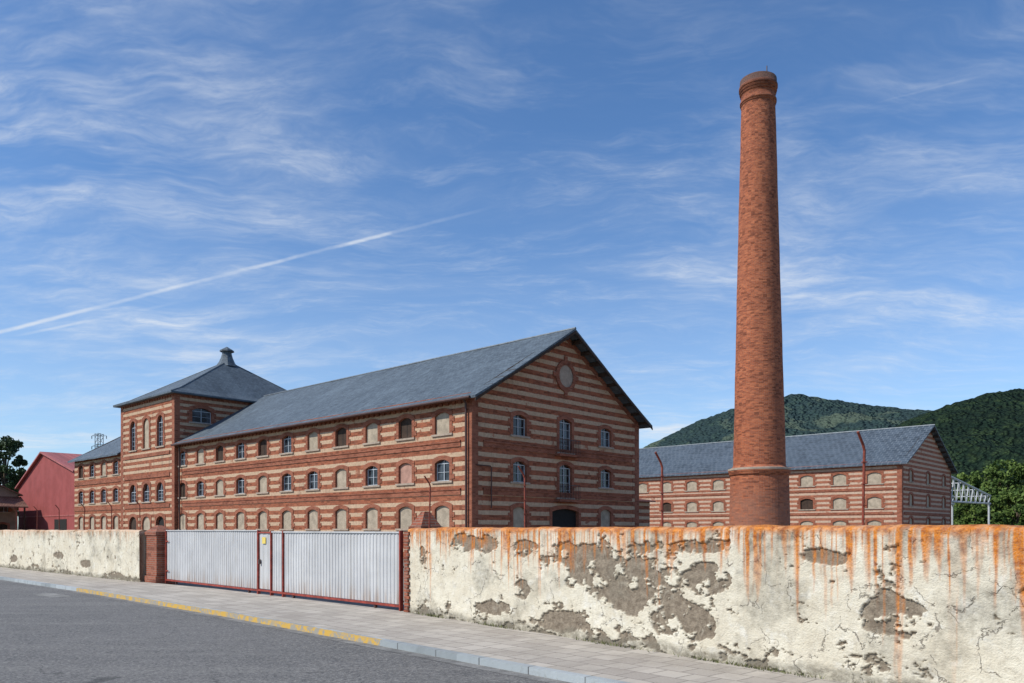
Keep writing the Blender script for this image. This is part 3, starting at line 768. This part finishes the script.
kerb_in=offs(kl,.13); k_mid=offs(kl,.07)
strip('kerb',kl[0:4],kerb_in[0:4],.004,M['kerb'],.15)
strip('kerb',kl[3:6],k_mid[3:6],.002,M['yellow'],.15)
strip('kerb',k_mid[3:6],kerb_in[3:6],.004,M['kerb'],.15)
strip('kerb',kl[5:9],kerb_in[5:9],.004,M['kerb'],.15)
strip('gutter',offs(kl,-.22),offs(kl,-.0),RZD+.004,simple('gutter_concrete',(.19,.185,.175),.9,.35,4.))
wl=[lw0+ldir*60-ln*.1,lw0+ldir*28-ln*.1,lw0+ldir*9-ln*.1,lw0-ln*.1,np.array([-7.,22.7]),W0-wn*.1,W0+wd*5-wn*.1,W0+wd*18-wn*.1,W0+wd*28-wn*.1]
strip('pavement',kerb_in,wl,.0,M['paving'],.13)
fk=offs(kl,-12.0); strip('kerb',offs(kl,-12.16),fk,.0,M['kerb'],.13)
strip('pavement',offs(kl,-15.),offs(kl,-12.16),-.004,M['paving'],.12)
M['patch']=simple('road_repair_concrete',(.22,.215,.20),.9,.25,3.)
def patchpoly(c,ang,l,w):
    ca,sa=math.cos(ang),math.sin(ang); pts=[]
    for (x,y) in((-l,-w),(-l*.3,-w*1.1),(l*.4,-w*.9),(l,-w),(l*1.02,w),(l*.3,w*1.15),(-l*.4,w*.95),(-l,w)): pts.append((c[0]+x*ca-y*sa,c[1]+x*sa+y*ca,RZD+.004))
    return pts
mkobj('road_patch',patchpoly((-13.4,23.2),math.radians(135),.9,.28),[tuple(range(8))],M['patch'])
mkobj('yard',[(-14,28.6,-.03-.1),(-2.3,17.9,-.13),(20,5,-.13),(120,95,-.13),(-20,150,-.13),(-60,72,-.13)],[(0,1,2,3,4,5)],simple('yard_gravel',(.24,.21,.17),.95,.25,1.))
def weeds():
    V=[];F=[]
    for i in range(1000):
        if random.random()<.72:
            u=random.choice([random.gauss(c,.35) for c in(1.,3.2,6.2,8.3,9.1,11.,12.2)]); 
            if u<0.1 or u>13.7: continue
            p=W0+wd*u+wn*(.02+abs(random.gauss(0,.035)))
        else:
            u=random.uniform(0,19); p=lw0+ldir*u+ln*(.02+abs(random.gauss(0,.04)))
        h=random.uniform(.02,.085); a=random.uniform(0,6.28); w=random.uniform(.004,.010); lx=random.gauss(0,.03); ly=random.gauss(0,.03)
        o=len(V); V+=[(p[0]-w*math.cos(a),p[1]-w*math.sin(a),0),(p[0]+w*math.cos(a),p[1]+w*math.sin(a),0),(p[0]+lx,p[1]+ly,h)]; F.append((o,o+1,o+2))
    mkobj('weeds',V,F,simple('weed_green',(.13,.14,.05),.8,.4))
weeds()

# ============================================================ RED BARN + HOUSE LEFT
def m_redsheet():
    m,nt=new_mat('red_render'); tc=nt.n('ShaderNodeTexCoord'); ob=tc.outputs['Object']
    n=nt.noise(ob,.6,5,.6); n2=nt.noise(nt.mapping(ob,sc=(2,2,.2)),1,5,.6)
    c=nt.mix(nt.ramp(n,.35,.65),(.30,.07,.065),(.25,.055,.05)); c=nt.mix(nt.math('MULTIPLY',nt.ramp(n2,.5,.7),.3),c,(.17,.05,.045))
    return finish(m,nt,c,.8)
M['redwall']=m_redsheet(); M['redroof']=m_slate('red_sheet_roof',(.36,.11,.10),(.38,.12,.11),.9,20,.05,(.26,.07,.06),.0)
e=empty('red_warehouse',(-54.8,100,0),RZ); B=MB()
NAMES.update({'redwall':('walls','redwall'),'redroof':('roof','redroof')})
Wb,Lb,eb,rb=22.6,26.,9.3,12.3
B.add('redwall',[(0,0,-.2),(0,0,eb),(0,12,rb),(0,Wb,eb-1.4),(0,Wb,-.2)],[(0,1,2,3,4)])
B.add('redwall',[(0,0,-.2),(Lb,0,-.2),(Lb,0,eb),(0,0,eb)],[(0,1,2,3)])
B.add('redwall',[(Lb,0,-.2),(Lb,Wb,-.2),(Lb,Wb,eb-1.4),(Lb,12,rb),(Lb,0,eb)],[(0,1,2,3,4)])
B.add('redwall',[(0,Wb,-.2),(0,Wb,eb-1.4),(Lb,Wb,eb-1.4),(Lb,Wb,-.2)],[(0,1,2,3)])
for (ya,za,yb,zb) in((-.4,eb-.05,12,rb+.12),(12,rb+.12,Wb+.4,eb-1.4)):
    B.add('redroof',[(-.4,ya,za),(Lb+.3,ya,za),(Lb+.3,yb,zb),(-.4,yb,zb),(-.4,ya,za-.2),(Lb+.3,ya,za-.2),(Lb+.3,yb,zb-.2),(-.4,yb,zb-.2)],[(0,1,2,3),(7,6,5,4),(0,4,5,1),(1,5,6,2),(2,6,7,3),(3,7,4,0)])
FB=Frame((0,0,0),(0,1,0),(-1,0,0))
fbox(B,'dark',FB,3,7.5,0,3.2,.0,.04); fbox(B,'blind',FB,8,Wb,0,1.0,0,.06)
fbox(B,'redroof',FB,0,Wb,3.6,3.75,0,.05)
B.build(e,NAMES)
e=empty('tiled_house',(-67.,108,0),RZ); B=MB()
M['cream']=simple('cream_render',(.26,.20,.15),.9,.2,1.); M['browntile']=m_slate('brown_tiles',(.17,.08,.055),(.24,.13,.09),.3,.3,.03,(.06,.03,.02),.2)
NAMES.update({'cream':('walls','cream'),'browntile':('roof','browntile')})
HX=-10.
FH=Frame((HX,0,0),(0,1,0),(-1,0,0)); 
facade(B,FH,16,-.2,6.8,[(2+3.5*i,1.6,1.2,1.3,'win') for i in range(4)],'cream')
FH2=Frame((HX,0,0),(1,0,0),(0,-1,0)); facade(B,FH2,10,-.2,6.8,[(2.5,1.6,1.2,1.3,'win'),(8.2,0.,1.2,2.6,'wood'),(5.,4.2,1.2,1.2,'win'),(8.4,4.2,1.,1.2,'win')],'cream')
B.add('cream',[(HX,0,6.8),(HX+10,0,6.8),(HX+5,0,9.4)],[(0,1,2)])
B.add('cream',[(HX+10,0,-.2),(HX+10,16,-.2),(HX+10,16,6.8),(HX+10,0,6.8)],[(0,1,2,3)])
gable_roof(B,10,0,16,6.8,9.4,.5,.6,.5,'browntile',HX)
B.add('browntile',[(HX-.4,-3.2,4.9),(HX+10.4,-3.2,4.9),(HX+10.4,-.02,6.3),(HX-.4,-.02,6.3),(HX-.4,-3.2,4.75),(HX+10.4,-3.2,4.75),(HX+10.4,-.02,6.15),(HX-.4,-.02,6.15)],[(0,1,2,3),(7,6,5,4),(0,4,5,1),(1,5,6,2),(3,7,4,0)])
for x in(0,3.3,6.6,9.9): B.box('wood',(HX+x,-3.1,-.1),(HX+x+.18,-2.92,4.8))
B.build(e,NAMES)

# ============================================================ PYLON
e=empty('lattice_pylon',(-129.5,250,0)); B=MB()
H=32.; 
def hwid(z): return 2.2*(1-z/H)+.45 if z<26 else .85
lv=[0,4,8,12,16,19.5,22.5,25,27,29,31,32]
for sx in(-1,1):
    for sy in(-1,1): B.tube('zinc',[(sx*hwid(z),sy*hwid(z),z) for z in lv],.10,4)
for a,b in zip(lv[:-1],lv[1:]):
    for s in(-1,1):
        B.tube('zinc',[(-hwid(a),s*hwid(a),a),(hwid(b),s*hwid(b),b)],.05,4); B.tube('zinc',[(hwid(a),s*hwid(a),a),(-hwid(b),s*hwid(b),b)],.05,4)
        B.tube('zinc',[(s*hwid(a),-hwid(a),a),(s*hwid(b),hwid(b),b)],.05,4)
for z in(28.,31.3):
    for s in(-1,1): B.tube('zinc',[(0,s*.6,z),(2.4,0,z),(0,s*.6,z+.8)],.07,4); B.tube('zinc',[(0,s*.6,z),(-2.4,0,z),(0,s*.6,z+.8)],.07,4)
    for s in(-1,1): B.tube('glass',[(s*2.3,0,z),(s*2.3,0,z-.9)],.12,6)
B.build(e,{'zinc':('lattice','zinc'),'glass':('insulators','glass')})

# ============================================================ HILLS
def m_forest(name,c1,c2,c3,hz,hc,scale,patch=.6):
    m,nt=new_mat(name); tc=nt.n('ShaderNodeTexCoord'); ob=tc.outputs['Object']
    v=nt.n('ShaderNodeTexVoronoi',{'Vector':ob,'Scale':scale}).outputs['Distance']
    v2=nt.n('ShaderNodeTexVoronoi',{'Vector':ob,'Scale':scale*2.3}).outputs['Distance']
    n1=nt.noise(ob,.006,5,.6); n2=nt.noise(ob,.02,5,.65)
    c=nt.mix(nt.ramp(v,.15,.75),c2,c1)
    c=nt.mix(nt.math('MULTIPLY',nt.ramp(v2,.3,.8),.6),c,tuple(x*.4 for x in c1))
    c=nt.mix(nt.math('MULTIPLY',nt.ramp(n2,.45,.58),.6),c,tuple(x*.5 for x in c1))
    c=nt.mix(nt.math('MULTIPLY',nt.ramp(n1,patch,patch+.05),.75),c,c3)
    c=nt.mix(hz,c,hc)  # distance haze painted in: bluish tint blended into the forest colour
    h=nt.math('MULTIPLY',nt.math('ADD',v,v2),-1.)
    return finish(m,nt,c,.95,h,1.,9.,spec=.05)
def hill(name,prof,Yc,Y0,Y1,mat,seed,amp):
    xs=np.array([(p[0]-512)/797*Yc for p in prof]); hs=np.array([1.8+(530-p[1])/797*Yc for p in prof])
    nx,ny=420,80; X=np.linspace(xs[0],xs[-1],nx); Y=np.concatenate([np.linspace(Y0,Yc,56),np.linspace(Yc,Y1,ny-55)[1:]])
    XX,YY=np.meshgrid(X,Y,indexing='ij')
    Hc=np.interp(XX+ (YY-Yc)*.12,xs,hs)
    t=np.clip((YY-Y0)/(Yc-Y0),0,1); t2=np.clip((Y1-YY)/(Y1-Yc),0,1)
    sh=np.where(YY<Yc,t**.95*.55+.45*sstep(0,1,t),sstep(0,1,t2))
    rid=1-np.abs(fbm((XX+YY*.5)/150.,YY/420.,seed,4)-.5)*4
    sp=((fbm(XX/170.,YY/230.,seed,5)-.5)*1.6+rid*.5-.35)*amp*np.sin(np.pi*np.clip(t,0,1))*(YY<Yc)
    ZZ=Hc*sh+sp*(Hc/150)+ (fbm(XX/11,YY/11,seed+4,3,.7)-.5)*8*np.clip(t*3,0,1)
    ZZ[0,:]=-2; ZZ[-1,:]=-2; ZZ=np.where((t<=0)|(t2<=0),-3,ZZ)
    V=np.stack([XX,YY,ZZ],-1).reshape(-1,3); idx=np.arange(nx*ny).reshape(nx,ny)
    q=np.stack([idx[:-1,:-1],idx[1:,:-1],idx[1:,1:],idx[:-1,1:]],-1).reshape(-1,4)
    mkobj(name,V.tolist(),q.tolist(),mat,None,True,False)
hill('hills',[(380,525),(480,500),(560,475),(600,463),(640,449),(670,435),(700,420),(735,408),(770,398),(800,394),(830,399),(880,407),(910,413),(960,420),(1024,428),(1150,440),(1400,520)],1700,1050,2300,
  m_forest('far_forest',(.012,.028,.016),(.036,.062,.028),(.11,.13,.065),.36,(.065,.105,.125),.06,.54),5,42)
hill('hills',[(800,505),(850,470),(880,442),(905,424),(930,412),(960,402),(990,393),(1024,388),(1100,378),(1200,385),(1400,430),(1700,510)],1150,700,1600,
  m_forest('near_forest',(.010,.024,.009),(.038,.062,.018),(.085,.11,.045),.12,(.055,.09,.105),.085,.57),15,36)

# ============================================================ TREES
def m_leaf(name,c1,c2):
    m,nt=new_mat(name)
    a=nt.n('ShaderNodeAttribute',attribute_name='tint').outputs['Fac']
    c=nt.mix(a,c1,c2)
    b=nt.n('ShaderNodeBsdfPrincipled',{'Base Color':c,'Roughness':.7,'Specular IOR Level':.2})
    o=nt.n('ShaderNodeOutputMaterial'); nt.t.links.new(b.outputs[0],o.inputs[0])
    return m
M['leaf']=m_leaf('leaves',(.035,.07,.016),(.14,.20,.045)); M['leafd']=m_leaf('pine_foliage',(.018,.038,.018),(.06,.095,.035))
M['bark']=simple('bark',(.10,.075,.055),.95,.3,5.)
def tree(name,x,y,h,w,seed,leaf='leaf',n=60,per=130,ls=.30,z0=.22):
    r=np.random.default_rng(seed); e=empty(name,(x,y,-.14)); B=MB()
    B.tube('bark',[(0,0,0),(.1,.05,h*.2),(-.1,.1,h*.5),(.05,0,h*.85)],[.03*h,.024*h,.016*h,.004*h],8)
    C=[]
    for i in range(n):
        th=r.uniform(0,6.28); f=r.uniform(0,1); zz=h*(z0+(1-z0)*f)*.97
        rad=w/2*math.sqrt(max(.06,math.sin(math.pi*min(.97,max(.10,f*.8+.16)))))*r.uniform(.35,1.05)
        C.append((rad*math.cos(th),rad*math.sin(th),zz,r.uniform(.08,.16)*w))
        if i%5==0: B.tube('bark',[(0,0,zz*.6),(rad*math.cos(th)*.5,rad*math.sin(th)*.5,zz*.85),(C[-1][0],C[-1][1],zz)],[.010*h,.006*h,.002*h],5)
    B.build(e,{'bark':('trunk_and_limbs','bark')})
    C=np.array(C); P=[];T=[]
    for c in C:
        d=r.normal(size=(per,3)); d/=np.linalg.norm(d,axis=1)[:,None]; rad=c[3]*r.uniform(.35,1.1,per)**.6
        p=c[:3]+d*rad[:,None]*np.array([1,1,.75]); P.append(p); T.append(np.clip(r.uniform(0,.6)+r.uniform(-.15,.4,per),0,1))
    P=np.concatenate(P);T=np.concatenate(T); N=len(P)
    a=r.normal(size=(N,3)); a/=np.linalg.norm(a,axis=1)[:,None]; b=np.cross(a,r.normal(size=(N,3))); b/=np.linalg.norm(b,axis=1)[:,None]
    s=(ls*r.uniform(.5,1.2,N))[:,None]
    V=np.stack([P-a*s,P-b*s*.6,P+a*s,P+b*s*.6],1).reshape(-1,3)
    F=np.arange(4*N).reshape(-1,4)
    me=bpy.data.meshes.new('crown'); me.from_pydata(V.tolist(),[],F.tolist()); me.update(); me.materials.append(M[leaf])
    at=me.attributes.new('tint','FLOAT','POINT'); at.data.foreach_set('value',np.repeat(T,4).astype(np.float32))
    ob=bpy.data.objects.new('crown',me); scene.collection.objects.link(ob); ob.parent=e
for i,(px,py,Y,w) in enumerate([(968,474,158,7),(986,467,165,9),(1008,461,150,10),(1030,466,146,10),(1018,490,138,7),(955,490,170,7),(1055,472,140,10),(996,492,150,7),(1085,468,140,10),(975,498,152,7)]):
    tree('broadleaf_tree',(px-512)/797*Y,Y,1.94+(530-py)/797*Y,w,100+i,n=48,per=110,ls=.34)
for i,(px,py,Y,w) in enumerate([(5,436,150,8),(-14,440,152,10),(20,455,150,5)]):
    tree('pine_tree',(px-512)/797*Y,Y,1.94+(530-py)/797*Y,w,200+i,'leafd',45,110,.34,.3)

# ============================================================ SKY
SE=math.radians(44); sdir=Vector((-.93,-.37,0)).normalized()
w=bpy.data.worlds.new('World'); scene.world=w; w.use_nodes=True; w.node_tree.nodes.clear(); nt=NT(w.node_tree)
sky=nt.n('ShaderNodeTexSky',sky_type='NISHITA',sun_disc=False,sun_elevation=SE,sun_rotation=math.atan2(sdir.x,sdir.y)%(2*math.pi),altitude=700,air_density=1.,dust_density=.8,ozone_density=1.8)
geo=nt.n('ShaderNodeTexCoord').outputs['Generated']
sx=nt.n('ShaderNodeSeparateXYZ',{0:geo}); 
zc=nt.math('MAXIMUM',sx.outputs[2],0.0)
zz=nt.math('ADD',zc,.16)
pl=nt.n('ShaderNodeCombineXYZ',{0:nt.math('DIVIDE',sx.outputs[0],zz),1:nt.math('DIVIDE',sx.outputs[1],zz),2:0.}).outputs[0]
warp=nt.vmath('MULTIPLY',nt.vmath('SUBTRACT',nt.noise(pl,1.3,4,.55,col=True),(.5,.5,.5)),(.42,.42,0))
pw=nt.vmath('ADD',pl,warp)
big=nt.noise(nt.mapping(pl,loc=(7.3,2.2,0)),.75,4,.55)
fib=nt.noise(nt.mapping(pw,rot=(0,0,math.radians(-30)),sc=(.8,2.2,1)),1.5,5,.68)
fib2=nt.noise(nt.mapping(pw,loc=(5,2,0),rot=(0,0,math.radians(35)),sc=(1.2,3.4,1)),2.2,5,.7)
mot=nt.noise(nt.mapping(pw,rot=(0,0,math.radians(60)),sc=(1,2.2,1)),9.,4,.75)
cm=nt.math('MULTIPLY',nt.ramp(fib,.39,.80),nt.ramp(big,.40,.62,.10,1))
cm2=nt.math('MULTIPLY',nt.ramp(fib2,.43,.85),nt.ramp(big,.62,.40,.15,.85))
cl=nt.math('ADD',nt.math('MULTIPLY',cm,.78),nt.math('MULTIPLY',cm2,.36))
cl=nt.math('MULTIPLY',cl,nt.ramp(mot,.28,.68,.55,1.35))
cl=nt.math('MULTIPLY',cl,nt.ramp(sx.outputs[2],.56,.36,.6,1.))
haze=nt.ramp(sx.outputs[2],.44,.0,0.0,.24)
cl=nt.math('ADD',cl,haze,clamp=True)
def dv(x,y): return Vector(((x-512)/797,1,(530-y)/797)).normalized()
def trail(a,b,wid,amt,fade=.02):
    A,Bv=dv(*a),dv(*b); n=A.cross(Bv).normalized(); t=(Bv-A).normalized()
    dd=nt.math('ABSOLUTE',nt.math('ADD',nt.vmath('DOT_PRODUCT',geo,tuple(n)),nt.math('MULTIPLY',nt.math('SUBTRACT',nt.noise(geo,22,3,.6),.5),wid*1.0)))
    al=nt.vmath('DOT_PRODUCT',geo,tuple(t)); a0=A.dot(t); b0=Bv.dot(t)
    k=nt.math('MULTIPLY',nt.ramp(al,a0-fade,a0+fade),nt.ramp(al,b0-.16,b0+.02,1,0))
    k=nt.math('MULTIPLY',k,nt.ramp(dd,wid*.1,wid,1,0)); k=nt.math('MULTIPLY',k,nt.ramp(nt.noise(geo,14,4,.6),.35,.62,.3,1))
    return nt.math('MULTIPLY',k,amt)
tr=nt.math('ADD',trail((-60,347),(490,208),.0030,.5),trail((30,333),(200,298),.0022,.3))
tr=nt.math('ADD',tr,trail((895,98),(1010,68),.0016,.22))
tr=nt.math('ADD',tr,trail((-60,338),(330,362),.005,.12))
cl=nt.math('ADD',cl,tr,clamp=True)
skc=nt.mix(1.,sky.outputs[0],(.70,.96,1.20),'MULTIPLY')
col=nt.mix(cl,skc,(5.8,6.2,6.7))
bg=nt.n('ShaderNodeBackground',{'Color':col,'Strength':.135}); o=nt.n('ShaderNodeOutputWorld'); nt.t.links.new(bg.outputs[0],o.inputs[0])
try: w.cycles.sampling_method='MANUAL'; w.cycles.sample_map_resolution=512
except Exception: pass

sl=bpy.data.lights.new('sun','SUN'); sl.energy=4.7; sl.angle=math.radians(.53); sl.color=(1.,.95,.86)
so=bpy.data.objects.new('sun',sl); scene.collection.objects.link(so)
v=Vector((sdir.x*math.cos(SE),sdir.y*math.cos(SE),math.sin(SE)))
so.rotation_euler=v.to_track_quat('Z','Y').to_euler()

cam=bpy.data.cameras.new('camera'); co=bpy.data.objects.new('camera',cam); scene.collection.objects.link(co)
co.location=(0,0,1.8); co.rotation_euler=(math.radians(90),0,0)
cam.sensor_width=36; cam.lens=797/1024*36; cam.shift_y=188.5/1024; cam.clip_start=.1; cam.clip_end=9000
scene.camera=co
